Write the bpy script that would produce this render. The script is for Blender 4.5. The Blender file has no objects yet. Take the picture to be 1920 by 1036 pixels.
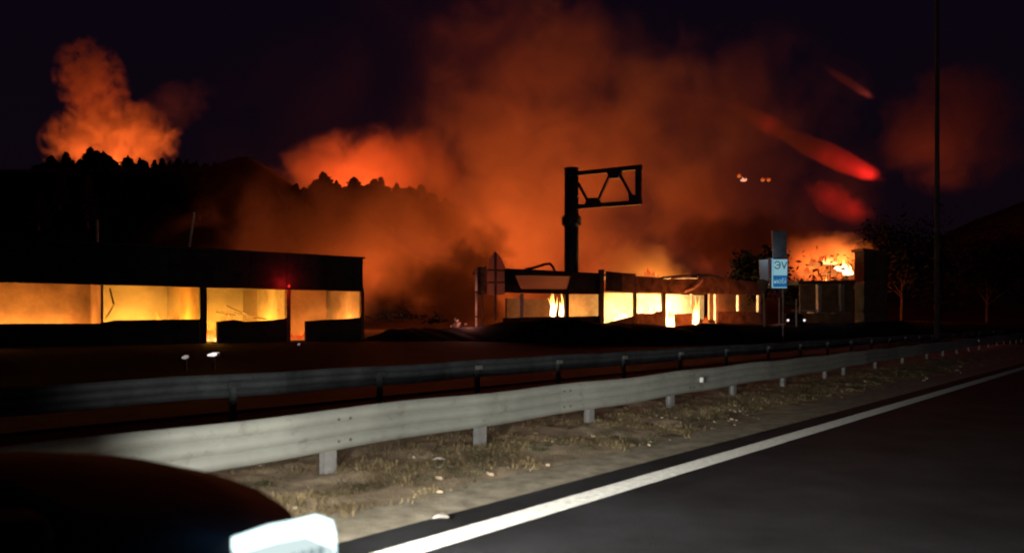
import bpy, bmesh, math, random
from mathutils import Vector, Matrix, noise
R = math.radians
sc = bpy.context.scene
col = sc.collection
rnd = random.Random(7)

# ------------------------------------------------------------------ camera, world, exposure
FPX, HZ, CAMH = 1450.0, 600.0, 1.75          # focal length and horizon in photo pixels, eye height in metres
cam_d = bpy.data.cameras.new('camera'); cam = bpy.data.objects.new('camera', cam_d); col.objects.link(cam)
cam.location = (0, 0, CAMH); cam.rotation_euler = (R(90), 0, 0)
cam_d.sensor_width = 36; cam_d.lens = FPX/1920*36; cam_d.shift_y = (HZ-518)/1920
cam_d.clip_start = .05; cam_d.clip_end = 3000
cam_d.dof.use_dof = True; cam_d.dof.focus_distance = 36; cam_d.dof.aperture_fstop = 1.05
sc.camera = cam
w = bpy.data.worlds.new('World'); sc.world = w; w.use_nodes = True
nt = w.node_tree; bg = nt.nodes['Background']
tc = nt.nodes.new('ShaderNodeTexCoord'); sx = nt.nodes.new('ShaderNodeSeparateXYZ'); cr = nt.nodes.new('ShaderNodeValToRGB')
nt.links.new(tc.outputs['Generated'], sx.inputs[0]); nt.links.new(sx.outputs['Z'], cr.inputs[0]); nt.links.new(cr.outputs[0], bg.inputs[0])
cr.color_ramp.elements[0].color = (.0042, .0018, .0036, 1); cr.color_ramp.elements[1].color = (.0026, .0014, .0050, 1); cr.color_ramp.elements[1].position = .5
bg.inputs[1].default_value = 1.0
sc.view_settings.view_transform = 'Standard'; sc.view_settings.look = 'None'
sc.view_settings.exposure = 0; sc.view_settings.gamma = 1; sc.view_settings.use_curve_mapping = False
sc.render.engine = 'CYCLES'
cy = sc.cycles
cy.use_denoising = True; cy.max_bounces = 5; cy.diffuse_bounces = 2; cy.glossy_bounces = 2; cy.transmission_bounces = 3
cy.volume_bounces = 0; cy.transparent_max_bounces = 12; cy.sample_clamp_indirect = 4; cy.sample_clamp_direct = 0
cy.volume_step_rate = 1.6; cy.volume_max_steps = 96
cy.filter_width = 2.0

# road directions (ground plane): D along our carriageway, RL the near rail, R2 the far rail
D = Vector((.6564, .7544, 0)); DL = Vector((-.7544, .6564, 0))
L0 = Vector((-.85, 5.83, 0))                       # centre of the white edge line
RA = Vector((-2.05, 8.6, 0)); RD = Vector((.627, .779, 0)).normalized(); RN = Vector((-RD.y, RD.x, 0))
RB = Vector((-6.36, 12.17, 0)); BD = Vector((.643, .766, 0)).normalized(); BN = Vector((-BD.y, BD.x, 0))

def at(px, py, Y):                                  # photo pixel at depth Y
    return Vector(((px-960)/FPX*Y, Y, CAMH+(HZ-py)/FPX*Y))
def smooth(a, b, x):
    t = min(1, max(0, (x-a)/(b-a))); return t*t*(3-2*t)

# ------------------------------------------------------------------ lamps that burn in the place, plus added red ones
def spot(name, loc, direction, watts, size, blend, colr, radius=.06):
    d = bpy.data.lights.new(name, 'SPOT'); o = bpy.data.objects.new(name, d); col.objects.link(o)
    d.energy = watts; d.spot_size = R(size); d.spot_blend = blend; d.color = colr; d.shadow_soft_size = radius
    o.location = loc; o.rotation_euler = Vector(direction).to_track_quat('-Z', 'Y').to_euler(); return o
def point(name, loc, watts, colr, radius):
    d = bpy.data.lights.new(name, 'POINT'); o = bpy.data.objects.new(name, d); col.objects.link(o)
    d.energy = watts; d.color = colr; d.shadow_soft_size = radius; o.location = loc; return o
def road(a, l, z=0): return D*a + DL*l + Vector((0, 0, z))    # metres ahead of the camera, metres to its left
LAMPC = (1, .97, .88)
for l_ in (2.47, 3.93):
    p = road(1.97, l_, .97)
    spot('headlamp_spill', p, D*1+DL*.12+Vector((0, 0, -.10)), 560, 143, .40, LAMPC)
    spot('headlamp_beam', p, D*1+DL*.14+Vector((0, 0, -.05)), 900, 62, 1.0, LAMPC)
# our own vehicle's dipped beam
for l_ in (-.6, .7):
    spot('own_headlamp', road(1.2, l_, 1.08), D*1+DL*.24+Vector((0, 0, -.10)), 700, 104, 1.0, LAMPC)
ORANGE, DEEP, AMBER, RED = (1, .150, .022), (1, .105, .016), (1, .40, .07), (1, .02, .015)
FIRE = .33
FIRE_AND_STREAK_LIGHTS = [  # px, py, Y, W, colour, radius : fires burning behind the buildings and beyond the ridge; RED rows are added streak lamps
    (1222, 534, 86, 9000, (1, .30, .04), 1.6),
    (1130, 520, 106, 40000, ORANGE, 6.0),
    (950, 490, 122, 56000, ORANGE, 7.0),
    (985, 400, 130, 100000, ORANGE, 9.0),
    (900, 240, 138, 13000, DEEP, 9.0),
    (700, 530, 108, 36000, ORANGE, 5.0),
    (440, 530, 118, 9000, ORANGE, 4.0),
    (680, 380, 290, 1000000, DEEP, 14.0),
    (150, 350, 320, 360000, ORANGE, 14.0),
    (255, 345, 325, 560000, ORANGE, 14.0),
    (190, 200, 350, 90000, DEEP, 12.0),
    (1520, 500, 99, 15000, ORANGE, 1.8),
    (1578, 488, 98, 13000, (1, .2, .03), 1.2),
    (1740, 300, 244, 22000, DEEP, 12.0),
    (1598, 314, 150, 1700, RED, 2),  # added red lamps inside the streak volumes, no fire there
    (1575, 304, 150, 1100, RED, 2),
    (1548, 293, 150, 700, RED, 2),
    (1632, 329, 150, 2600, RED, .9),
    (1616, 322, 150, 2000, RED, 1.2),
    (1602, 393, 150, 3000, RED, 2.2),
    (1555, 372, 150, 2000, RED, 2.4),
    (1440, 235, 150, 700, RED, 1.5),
    (1330, 500, 118, 7000, DEEP, 5.0),
]
for (x, y, Y, W, c, r_) in FIRE_AND_STREAK_LIGHTS:
    point('fire_and_streak_light', at(x, y, Y), W*FIRE, c, r_)

# ------------------------------------------------------------------ materials
SPEC = {'dark_ground': .03, 'dry_soil': .05, 'dusty_gravel': .05, 'asphalt': .12, 'old_asphalt': .1, 'dark_car_paint': .03, 'pine_needles': .05, 'dark_leaves': .05, 'dark_glass': .5, 'dry_grass': .1, 'charred_fascia': .1, 'dark_masonry': .1}
def mat(name, base, rough=.8, metal=0, nscale=0, namp=.3, bump=0, bscale=40, spec=.5, c2=None):
    m = bpy.data.materials.new(name); m.use_nodes = True
    n = m.node_tree; b = n.nodes['Principled BSDF']
    b.inputs['Base Color'].default_value = (*base, 1); b.inputs['Roughness'].default_value = rough; b.inputs['Metallic'].default_value = metal
    b.inputs['Specular IOR Level'].default_value = min(spec, .5 if metal > .05 else SPEC.get(name, .25))
    if nscale:
        t = n.nodes.new('ShaderNodeTexCoord'); nz = n.nodes.new('ShaderNodeTexNoise'); r_ = n.nodes.new('ShaderNodeValToRGB')
        nz.inputs['Scale'].default_value = nscale; nz.inputs['Detail'].default_value = 8; nz.inputs['Roughness'].default_value = .65
        n.links.new(t.outputs['Object'], nz.inputs['Vector']); n.links.new(nz.outputs[0], r_.inputs[0]); n.links.new(r_.outputs[0], b.inputs['Base Color'])
        r_.color_ramp.elements[0].position = .34; r_.color_ramp.elements[1].position = .68
        r_.color_ramp.elements[0].color = (*[v*(1-namp) for v in base], 1)
        r_.color_ramp.elements[1].color = (*(c2 or [min(1, v*(1+namp)) for v in base]), 1)
    if bump:
        t = n.nodes.new('ShaderNodeTexCoord'); nz = n.nodes.new('ShaderNodeTexNoise'); bp = n.nodes.new('ShaderNodeBump')
        nz.inputs['Scale'].default_value = bscale; nz.inputs['Detail'].default_value = 6
        n.links.new(t.outputs['Object'], nz.inputs['Vector']); n.links.new(nz.outputs[0], bp.inputs['Height']); bp.inputs['Strength'].default_value = bump
        bp.inputs['Distance'].default_value = .02
        n.links.new(bp.outputs[0], b.inputs['Normal'])
    return m
def emit(name, c, s):
    m = bpy.data.materials.new(name); m.use_nodes = True; n = m.node_tree; n.nodes.clear()
    o = n.nodes.new('ShaderNodeOutputMaterial'); e = n.nodes.new('ShaderNodeEmission'); e.inputs[0].default_value = (*c, 1); e.inputs[1].default_value = s
    n.links.new(e.outputs[0], o.inputs[0]); return m
def flame_mat(name, s, hot=(1, .62, .2), cold=(1, .13, .01)):
    m = emit(name, hot, s); n = m.node_tree; e = n.nodes['Emission']
    t = n.nodes.new('ShaderNodeTexCoord'); sp = n.nodes.new('ShaderNodeSeparateXYZ'); nz = n.nodes.new('ShaderNodeTexNoise'); nz.inputs['Scale'].default_value = 1.7
    ad = n.nodes.new('ShaderNodeMath'); ad.operation = 'MULTIPLY_ADD'; ad.inputs[1].default_value = .8
    r_ = n.nodes.new('ShaderNodeValToRGB')
    n.links.new(t.outputs['Generated'], sp.inputs[0]); n.links.new(t.outputs['Object'], nz.inputs['Vector'])
    n.links.new(nz.outputs[0], ad.inputs[0]); n.links.new(sp.outputs['Z'], ad.inputs[2]); n.links.new(ad.outputs[0], r_.inputs[0])
    r_.color_ramp.elements[0].position = .35; r_.color_ramp.elements[0].color = (*hot, 1)
    r_.color_ramp.elements[1].position = 1.2 if False else 1.0; r_.color_ramp.elements[1].color = (*cold, 1)
    n.links.new(r_.outputs[0], e.inputs[0]); return m
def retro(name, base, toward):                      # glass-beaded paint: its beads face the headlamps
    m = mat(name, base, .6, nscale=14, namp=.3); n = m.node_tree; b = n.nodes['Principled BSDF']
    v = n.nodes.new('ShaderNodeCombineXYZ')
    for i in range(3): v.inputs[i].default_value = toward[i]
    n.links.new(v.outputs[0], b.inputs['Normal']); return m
M = dict(
    asphalt=mat('asphalt', (.024, .025, .028), .85, nscale=.8, namp=.45, bump=.9, bscale=70),
    shoulder=mat('old_asphalt', (.06, .055, .05), .9, nscale=2.5, namp=.35, bump=.7, bscale=60),
    gravel=mat('dusty_gravel', (.36, .315, .24), .95, nscale=4, namp=.35, bump=.8, bscale=70),
    soil=mat('dry_soil', (.46, .36, .25), .95, nscale=1.8, namp=.45, bump=1, bscale=30),
    ground=mat('dark_ground', (.012, .0105, .011), .95, nscale=.4, namp=.4),
    grass=mat('dry_grass', (.24, .17, .095), .9, nscale=.9, namp=.5, c2=(.40, .31, .17)),
    green=mat('green_weed', (.09, .095, .045), .8, nscale=3, namp=.4),
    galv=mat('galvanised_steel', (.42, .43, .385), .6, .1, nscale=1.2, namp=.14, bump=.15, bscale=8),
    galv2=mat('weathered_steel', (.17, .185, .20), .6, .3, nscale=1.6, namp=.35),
    post=mat('post_steel', (.34, .335, .33), .65, .3, nscale=4, namp=.25),
    bolt=mat('bolt_steel', (.12, .11, .10), .6, .6),
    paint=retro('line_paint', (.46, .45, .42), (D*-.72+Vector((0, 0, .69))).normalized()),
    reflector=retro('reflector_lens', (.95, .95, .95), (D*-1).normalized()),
    darksteel=mat('dark_steel', (.055, .045, .045), .6, .3, nscale=2, namp=.4),
    fascia=mat('charred_fascia', (.045, .040, .048), .7, 0, nscale=.8, namp=.5),
    rustfascia=mat('scorched_fascia', (.17, .105, .07), .8, 0, nscale=1.1, namp=.6),
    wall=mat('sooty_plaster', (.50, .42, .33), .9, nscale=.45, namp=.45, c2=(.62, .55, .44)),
    dimwall=mat('brown_plaster', (.30, .19, .12), .9, nscale=.5, namp=.4),
    darkwall=mat('dark_masonry', (.05, .04, .04), .9, nscale=1, namp=.4),
    pale=mat('pale_post', (.62, .56, .5), .6, nscale=2, namp=.2),
    debris=mat('burnt_debris', (.06, .045, .04), .9, nscale=3, namp=.6),
    palesheet=mat('pale_sheet', (.5, .42, .38), .6, .2, nscale=3, namp=.3),
    bark=mat('bark', (.05, .035, .025), .9, nscale=6, namp=.4),
    needle=mat('pine_needles', (.014, .017, .010), .85, nscale=.5, namp=.5),
    leaf=mat('dark_leaves', (.016, .018, .010), .85, nscale=1, namp=.5),
    forest2=mat('forest_floor', (.03, .028, .02), .95, nscale=.1, namp=.4),
    carpaint=mat('dark_car_paint', (.008, .009, .013), .8, 0, spec=.12),
    glassd=mat('dark_glass', (.01, .01, .012), .08, 0, spec=.6),
    rubber=mat('rubber', (.02, .02, .02), .85),
    rim=mat('wheel_rim', (.35, .35, .36), .35, .9),
    chrome=mat('lamp_chrome', (.55, .6, .63), .3, .8),
    blue=mat('blue_sign_film', (.02, .09, .22), .5),
    white=mat('white_sign_film', (.75, .8, .82), .5),
    lamp=emit('headlamp_glow', (.72, .97, 1), 2.6),
    lampdim=emit('headlamp_side_glow', (.70, .86, .85), 1.0),
    rib=emit('headlamp_rib_glow', (.38, .50, .52), .75),
    white_light=emit('white_lamp_glow', (1, .9, .88), 1.1),
    dimlight=emit('dim_lamp_glow', (1, .75, .7), .25),
    redlight=emit('red_beacon_glow', (1, .03, .02), .9),
    signface=emit('lit_sign_face', (.33, .62, .72), .62),
    signblue=emit('lit_sign_blue', (.010, .10, .26), .9),
    flame=flame_mat('flame', 3.2),
    flamehot=flame_mat('flame_hot', 5.5, (1, .8, .45), (1, .4, .08)),
    flamelow=flame_mat('flame_low', .75, (1, .35, .07), (1, .09, .01)),
    ember=emit('ember_glow', (1, .35, .22), 1.7),
)
for k_ in ('galv', 'galv2', 'fascia', 'rustfascia'):
    n = M[k_].node_tree; b_ = n.nodes['Principled BSDF']; src = b_.inputs['Base Color'].links[0].from_socket
    oi = n.nodes.new('ShaderNodeObjectInfo'); mr = n.nodes.new('ShaderNodeMapRange'); mr.inputs['To Min'].default_value = .78; mr.inputs['To Max'].default_value = 1.12; n.links.new(oi.outputs['Random'], mr.inputs['Value'])
    tc2 = n.nodes.new('ShaderNodeTexCoord'); nz2 = n.nodes.new('ShaderNodeTexNoise'); nz2.inputs['Scale'].default_value = 3.3; nz2.inputs['Detail'].default_value = 9; nz2.inputs['Roughness'].default_value = .75; n.links.new(tc2.outputs['Object'], nz2.inputs['Vector'])
    m2 = n.nodes.new('ShaderNodeMapRange'); m2.inputs['From Min'].default_value = .56; m2.inputs['From Max'].default_value = .72; m2.inputs['To Min'].default_value = 0; m2.inputs['To Max'].default_value = .65; n.links.new(nz2.outputs[0], m2.inputs['Value'])
    mx2 = n.nodes.new('ShaderNodeMix'); mx2.data_type = 'RGBA'; mx2.inputs[7].default_value = (.13, .085, .05, 1) if k_ == 'galv' else (.05, .035, .03, 1); n.links.new(m2.outputs[0], mx2.inputs[0]); n.links.new(src, mx2.inputs[6])
    vm = n.nodes.new('ShaderNodeVectorMath'); vm.operation = 'SCALE'; n.links.new(mx2.outputs[2], vm.inputs[0]); n.links.new(mr.outputs[0], vm.inputs['Scale']); n.links.new(vm.outputs[0], b_.inputs['Base Color'])
# frosted sheets that let the fire through
def frosted(name, c, k):
    m = bpy.data.materials.new(name); m.use_nodes = True; n = m.node_tree; b = n.nodes['Principled BSDF']; b.inputs['Base Color'].default_value = (*c, 1); b.inputs['Roughness'].default_value = .7
    t = n.nodes.new('ShaderNodeBsdfTranslucent'); t.inputs[0].default_value = (*c, 1); mx = n.nodes.new('ShaderNodeMixShader'); mx.inputs[0].default_value = k
    n.links.new(b.outputs[0], mx.inputs[1]); n.links.new(t.outputs[0], mx.inputs[2]); n.links.new(mx.outputs[0], n.nodes['Material Output'].inputs[0]); return m
M['frost'] = frosted('frosted_sheet', (.75, .55, .48), .6)

# ------------------------------------------------------------------ mesh helpers
class MB:
    def __init__(s): s.v = []; s.f = []
    def add(s, vs, fs):
        o = len(s.v); s.v += [tuple(v) for v in vs]; s.f += [tuple(i+o for i in f) for f in fs]
    def box(s, c, size, ax=None):
        c = Vector(c); a = ax or (Vector((1, 0, 0)), Vector((0, 1, 0)), Vector((0, 0, 1)))
        h = [a[i]*size[i]/2 for i in range(3)]
        vs = [c+h[0]*i+h[1]*j+h[2]*k for i in (-1, 1) for j in (-1, 1) for k in (-1, 1)]
        s.add(vs, [(0, 1, 3, 2), (4, 6, 7, 5), (0, 4, 5, 1), (2, 3, 7, 6), (0, 2, 6, 4), (1, 5, 7, 3)]); return s
    def prism(s, poly, ext):                         # planar polygon extruded by a vector
        n = len(poly); e = Vector(ext); vs = [Vector(p) for p in poly]+[Vector(p)+e for p in poly]
        s.add(vs, [tuple(range(n)), tuple(range(2*n-1, n-1, -1))]+[(i, i+n, (i+1) % n+n, (i+1) % n) for i in range(n)]); return s
    def tube(s, pts, rad, seg=10):
        pts = [Vector(p) for p in pts]; rs = rad if isinstance(rad, (list, tuple)) else [rad]*len(pts); vs = []; up = Vector((.13, .21, .97))
        for i, p in enumerate(pts):
            t = (pts[min(i+1, len(pts)-1)]-pts[max(i-1, 0)]).normalized()
            a = t.cross(up if abs(t.dot(up)) < .95 else Vector((1, 0, 0))).normalized(); b = t.cross(a)
            vs += [p+(a*math.cos(2*math.pi*k/seg)+b*math.sin(2*math.pi*k/seg))*rs[i] for k in range(seg)]
        fs = [(i*seg+k, i*seg+(k+1) % seg, (i+1)*seg+(k+1) % seg, (i+1)*seg+k) for i in range(len(pts)-1) for k in range(seg)]
        fs += [tuple(range(seg-1, -1, -1)), tuple((len(pts)-1)*seg+k for k in range(seg))]
        s.add(vs, fs); return s
    def sweep(s, prof, path, closed=False):          # prof: list of (side, z), path: list of (point, side vector)
        n = len(prof); vs = []
        for p, sd in path: vs += [Vector(p)+Vector(sd)*a+Vector((0, 0, z)) for a, z in prof]
        m = n if closed else n-1
        s.add(vs, [(i*n+k, i*n+(k+1) % n, (i+1)*n+(k+1) % n, (i+1)*n+k) for i in range(len(path)-1) for k in range(m)]); return s
    def build(s, name, m, parent=None, smooth_=False, bevel=0, org=None):
        me = bpy.data.meshes.new(name); vs = s.v
        if org is not None: vs = [tuple(Vector(v)-Vector(org)) for v in vs]
        me.from_pydata(vs, [], s.f); me.materials.append(m); me.update()
        o = bpy.data.objects.new(name, me); col.objects.link(o)
        if org is not None: o.location = org
        if parent: 
            o.parent = parent
            if org is None: o.matrix_parent_inverse = Matrix.Translation(parent.location).inverted() if parent.rotation_euler.z == 0 else Matrix.Identity(4)
        if smooth_:
            for p in me.polygons: p.use_smooth = True
        if bevel:
            b = o.modifiers.new('bevel', 'BEVEL'); b.width = bevel; b.segments = 2; b.limit_method = 'ANGLE'
        return o
def tag(o, label, cat, group=None, kind=None):
    if label: o['label'] = label
    if cat: o['category'] = cat
    if group: o['group'] = group
    if kind: o['kind'] = kind
    return o
def thing(name, label, cat, loc=(0, 0, 0), group=None, rz=0):
    o = bpy.data.objects.new(name, None); col.objects.link(o); o.location = loc; o.rotation_euler.z = rz; o.empty_display_size = .3
    return tag(o, label, cat, group)
def struct(o): o['kind'] = 'structure'; return o

# ------------------------------------------------------------------ ground
def gh(x, y):
    lat = (Vector((x, y, 0))-RB).dot(BN)
    z = -.06 + .48*smooth(12, 24, lat) + .55*smooth(30, 44, lat)*smooth(-14, 0, x)
    base = noise.noise(Vector((x*.02, y*.02, 3)))*1.3
    # the wooded ridge behind
    left = smooth(-58, -80, x)*37.5 + smooth(-20, -60, x)*22*(1-smooth(-60, -85, x)) + (smooth(30, -20, x)*10 if x > -60 else 0)*1
    left = max(left, 38*smooth(110, 190, x)) if x > 60 else left
    t = smooth(110, 230, y)
    z += t*(max(0, left)+base) + t*8
    if y > 250: z -= smooth(250, 420, y)*max(0, left)*.8
    return z
xs = []; x = -420
while x < 420: xs.append(x); x += 2.2 if abs(x) < 45 else (5 if abs(x) < 200 else 14)
ys = []; y = -40
while y < 900: ys.append(y); y += 2.2 if y < 60 else (5 if y < 300 else 40)
g = MB(); g.v = [(x, y, gh(x, y)) for y in ys for x in xs]
nx = len(xs); g.f = [(j*nx+i, j*nx+i+1, (j+1)*nx+i+1, (j+1)*nx+i) for j in range(len(ys)-1) for i in range(nx-1)]
struct(g.build('ground', M['ground'], smooth_=True))

def strip(name, m, lat0, lat1, z, s0=-30, s1=260, base=L0, d=D, n=DL, sub=1):
    b = MB(); k = max(1, int((s1-s0)/8))
    for i in range(k+1):
        s_ = s0+(s1-s0)*i/k; b.v += [tuple(base+d*s_+n*lat0+Vector((0, 0, z))), tuple(base+d*s_+n*lat1+Vector((0, 0, z)))]
    b.f = [(2*i, 2*i+2, 2*i+3, 2*i+1) for i in range(k)]
    return b.build(name, m)
struct(strip('road', M['asphalt'], -13, .62, .0))
struct(strip('edge_line', M['paint'], -.145, .145, .004))
tag(strip('lane_line', M['paint'], -7.45, -7.30, .004, s0=14, s1=20), None, None, kind='structure')
struct(strip('opposite_road', M['asphalt'], 1.2, 10.2, -.02, base=RB, d=BD, n=BN, s0=-40, s1=240))
# worn shoulder beside the line, then dust, then verge: one uneven sheet with three bands
def verge(name, m, l0, l1, zf, s0, s1, ns, nl, rail=False):
    b = MB()
    for i in range(ns+1):
        s_ = s0+(s1-s0)*(i/ns)
        for j in range(nl+1):
            t = j/nl
            p0 = L0+D*s_+DL*l0
            q = RA+RD*((p0-RA).dot(RD)); width = (q-p0).length*(1 if (q-p0).dot(DL) > 0 else -1)
            l_ = l0+(width+l1)*t if rail else l0+(l1-l0)*t
            p = L0+D*s_+DL*l_
            b.v.append((p.x, p.y, zf(p, t)))
    b.f = [(i*(nl+1)+j, (i+1)*(nl+1)+j, (i+1)*(nl+1)+j+1, i*(nl+1)+j+1) for i in range(ns) for j in range(nl)]
    return struct(b.build(name, m, smooth_=True))
def zshould(p, t):
    return .002+.012*noise.noise(p*3)*smooth(0, .3, t)+.02*t
def zverge(p, t):
    e = smooth(0, .15, t)
    return .02+e*(.05*noise.noise(p*1.1)+.035*noise.noise(p*4)+.015*noise.noise(p*11))+.05*smooth(0, .6, t)-.10*smooth(.8, 1, t)
verge('dirt_shoulder', M['gravel'], .55, 1.25, zshould, -12, 60, 500, 10)
verge('verge', M['soil'], 1.2, 3.6, zverge, -12, 60, 560, 60, rail=True)

# dry grass tufts and weeds along the rail
def tufts(name, m, n, lo, hi, hmin, hmax, seed, smax=34, clump=.0):
    r_ = random.Random(seed); b = MB(); cnt = 0
    while cnt < n:
        s_ = -5+smax*(r_.random()**1.3)*1.15; l_ = lo+(hi-lo)*r_.random()
        p = RA+RD*s_-RN*l_
        dl = (p-L0).dot(DL)
        if dl < 1.05: continue
        if noise.noise(p*.8+Vector((seed, 0, 0))) < clump+(.12 if dl < 1.6 else -.15): continue
        cnt += 1; z0 = zverge(p, .4)-.02
        hh = hmin+(hmax-hmin)*r_.random()**2
        for k in range(r_.randint(5, 9)):
            a = r_.random()*6.283; ln = hh*(.5+.7*r_.random()); lean = .5+2.0*r_.random()
            q = Vector((p.x+r_.gauss(0, .035), p.y+r_.gauss(0, .035), z0)); dr = Vector((math.cos(a), math.sin(a), 0)); sd = Vector((-dr.y, dr.x, 0))*(.003+.004*r_.random())
            mid = q+dr*ln*lean*.35+Vector((0, 0, ln*.6)); tip = q+dr*ln*lean+Vector((0, 0, ln*(.9-.3*lean)))
            b.add([q-sd, q+sd, mid+sd*.7, mid-sd*.7, tip], [(0, 1, 2, 3), (3, 2, 4)])
    return tag(b.build(name, m), None, None, kind='stuff')
tufts('dry_grass', M['grass'], 9000, -1.2, 1.9, .025, .12, 3)
tufts('weeds', M['green'], 1400, -.3, 1.9, .03, .10, 9, clump=.1)
b = MB(); r_ = random.Random(5)
for i in range(260):
    s_ = -6+38*r_.random(); p = L0+D*s_*1.0+DL*(.75+2.6*r_.random()**1.0+.3)
    s2 = .012+.03*r_.random()**3; c = Vector((p.x, p.y, zverge(p, .3)+s2*.1))
    a = r_.random()*3.1; ax = (Vector((math.cos(a), math.sin(a), 0)), Vector((-math.sin(a), math.cos(a), .3)).normalized(), Vector((0, -.2, 1)).normalized())
    b.box(c, (s2*2, s2*1.3, s2*.8), ax)
tag(b.build('gravel', M['soil']), None, None, kind='stuff')
# pieces of litter / leaves
for i, (px_, py_, w_) in enumerate([(490, 881, .10), (823, 866, .09), (836, 881, .10), (826, 977, .07), (1213, 800, .10), (1256, 822, .16)]):
    Y = FPX*CAMH/(py_-HZ); p = at(px_, py_, Y); b = MB()
    b.prism([p+Vector((-w_, -.02, .03)), p+Vector((-.1*w_, -.06, .06)), p+Vector((w_, .01, .03)), p+Vector((.2*w_, .07, .05))], (0, .01, .012))
    o = b.build('litter', M['pale'] if i not in (4, 5) else M['bark'], org=p)
    tag(o, ['pale scrap lying left of the nearest lit rail post', 'upper pale scrap in the dry grass below the rail', 'lower pale scrap in the dry grass below the rail',
            'small pale scrap lying beside the white edge line', 'thin dark stick at the edge of the dry grass', 'long dark stick lying on the dusty shoulder'][i], 'litter' if i < 4 else 'stick')

# ------------------------------------------------------------------ guard rails
def wave(h0, h1, side, n=3):
    pr = []; N = 30
    for i in range(N+1):
        t = i/N; z = h1+(h0-h1)*t
        pr.append((side*(.048*abs(math.sin(math.pi*n*t))**.8), z))
    pr = [(side*-.012, h1-.0)]+pr+[(side*-.012, h0)]
    return pr
def railthick(pr, side): return pr+[(a-side*.006, z) for a, z in reversed(pr)]
def ray_t(px, A, d):                                 # where the column px meets a ground line
    k = (px-960)/FPX
    return (k*A.y-A.x)/(d.x-k*d.y)
rail = thing('guardrail', 'pale galvanised guardrail along the lit verge beside the white line', 'guardrail', RA)
pr1 = railthick(wave(.76, .31, 1), 1)
def wob(s_): return .012*math.sin(s_*1.7)+.008*math.sin(s_*.61+1)
s_ = -13.0
while s_ < 120:
    e = s_+4.32; b = MB(); path = []
    for k in range(9):
        q = s_+(e+.05-s_)*k/8
        path.append((RA+RD*q-RN*(.11+.008*(k == 0))+Vector((0, 0, wob(q))), -RN))
    b.sweep(pr1, path, closed=True); rp = b.build('rail_panel', M['galv'], rail)
    if s_ < 40:
        for hz in (.42, .66):
            for dx in (.06, .22):
                p = RA+RD*(s_+dx)-RN*.165+Vector((0, 0, hz)); bb = MB(); bb.tube([p, p-RN*.012], .014, 8); bb.build('bolt', M['bolt'], rp)
    s_ = e
post_px = [(615, 895), (900, 838), (1105, 797), (1257, 768), (1374, 747), (1468, 733), (1547, 716), (1582, 709), (1641, 698), (1692, 688), (1738, 680)]
ts = [ray_t(p[0], RA, RD) for p in post_px]
ts = [ts[0]-8.4, ts[0]-5.6, ts[0]-2.8]+ts+[ts[-1]+3.6*i for i in range(1, 20)]
for t in ts:
    b = MB(); c = RA+RD*t; ax = (RD, RN, Vector((0, 0, 1)))
    b.box(c+Vector((0, 0, .29)), (.11, .006, .68), ax); b.box(c-RD*.0-RN*.045+Vector((0, 0, .29)), (.16, .006, .68), ax) ; b.box(c+RN*.045+Vector((0, 0, .29)), (.16, .006, .68), ax)
    b.v = b.v; b.box(c+Vector((0, 0, .29)), (.006, .09, .68), ax)
    po = b.build('post', M['post'], rail)
    b = MB(); b.box(c-RN*.078+Vector((0, 0, .54)), (.10, .055, .2), ax); b.build('spacer', M['galv2'], po)
t = ray_t(1300, RA, RD); p = RA+RD*t-RN*.19+Vector((0, 0, .55))
b = MB(); b.box(p, (.05, .07, .10), (RD, RN, Vector((0, 0, 1)))); rf = b.build('reflector', M['reflector'], rail); rf['label'] = 'white reflector on the rail'
b = MB(); b.box(p+RD*.045, (.03, .09, .12), (RD, RN, Vector((0, 0, 1)))); b.build('bracket', M['bolt'], rf)
p2 = RA+RD*ray_t(1828, RA, RD)-RN*.19+Vector((0, 0, .60)); b = MB(); b.box(p2, (.05, .07, .1), (RD, RN, Vector((0, 0, 1)))); b.build('reflector', M['reflector'], rail)

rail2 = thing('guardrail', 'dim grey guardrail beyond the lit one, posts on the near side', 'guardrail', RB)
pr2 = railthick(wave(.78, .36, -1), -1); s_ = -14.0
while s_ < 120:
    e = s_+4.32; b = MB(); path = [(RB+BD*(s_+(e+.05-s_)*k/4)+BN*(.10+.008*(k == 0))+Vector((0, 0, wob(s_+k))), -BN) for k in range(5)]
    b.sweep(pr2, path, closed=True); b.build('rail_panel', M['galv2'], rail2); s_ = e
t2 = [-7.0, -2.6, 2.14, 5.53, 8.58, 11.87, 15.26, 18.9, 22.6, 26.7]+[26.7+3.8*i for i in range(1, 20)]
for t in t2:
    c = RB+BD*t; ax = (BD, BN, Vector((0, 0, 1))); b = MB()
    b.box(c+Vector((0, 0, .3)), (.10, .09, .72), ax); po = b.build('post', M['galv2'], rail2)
    b = MB(); b.box(c-BN*.06+Vector((0, 0, .61)), (.24, .03, .10), ax); b.build('spacer', M['galv'] if t > 8 else M['galv2'], po)

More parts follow.
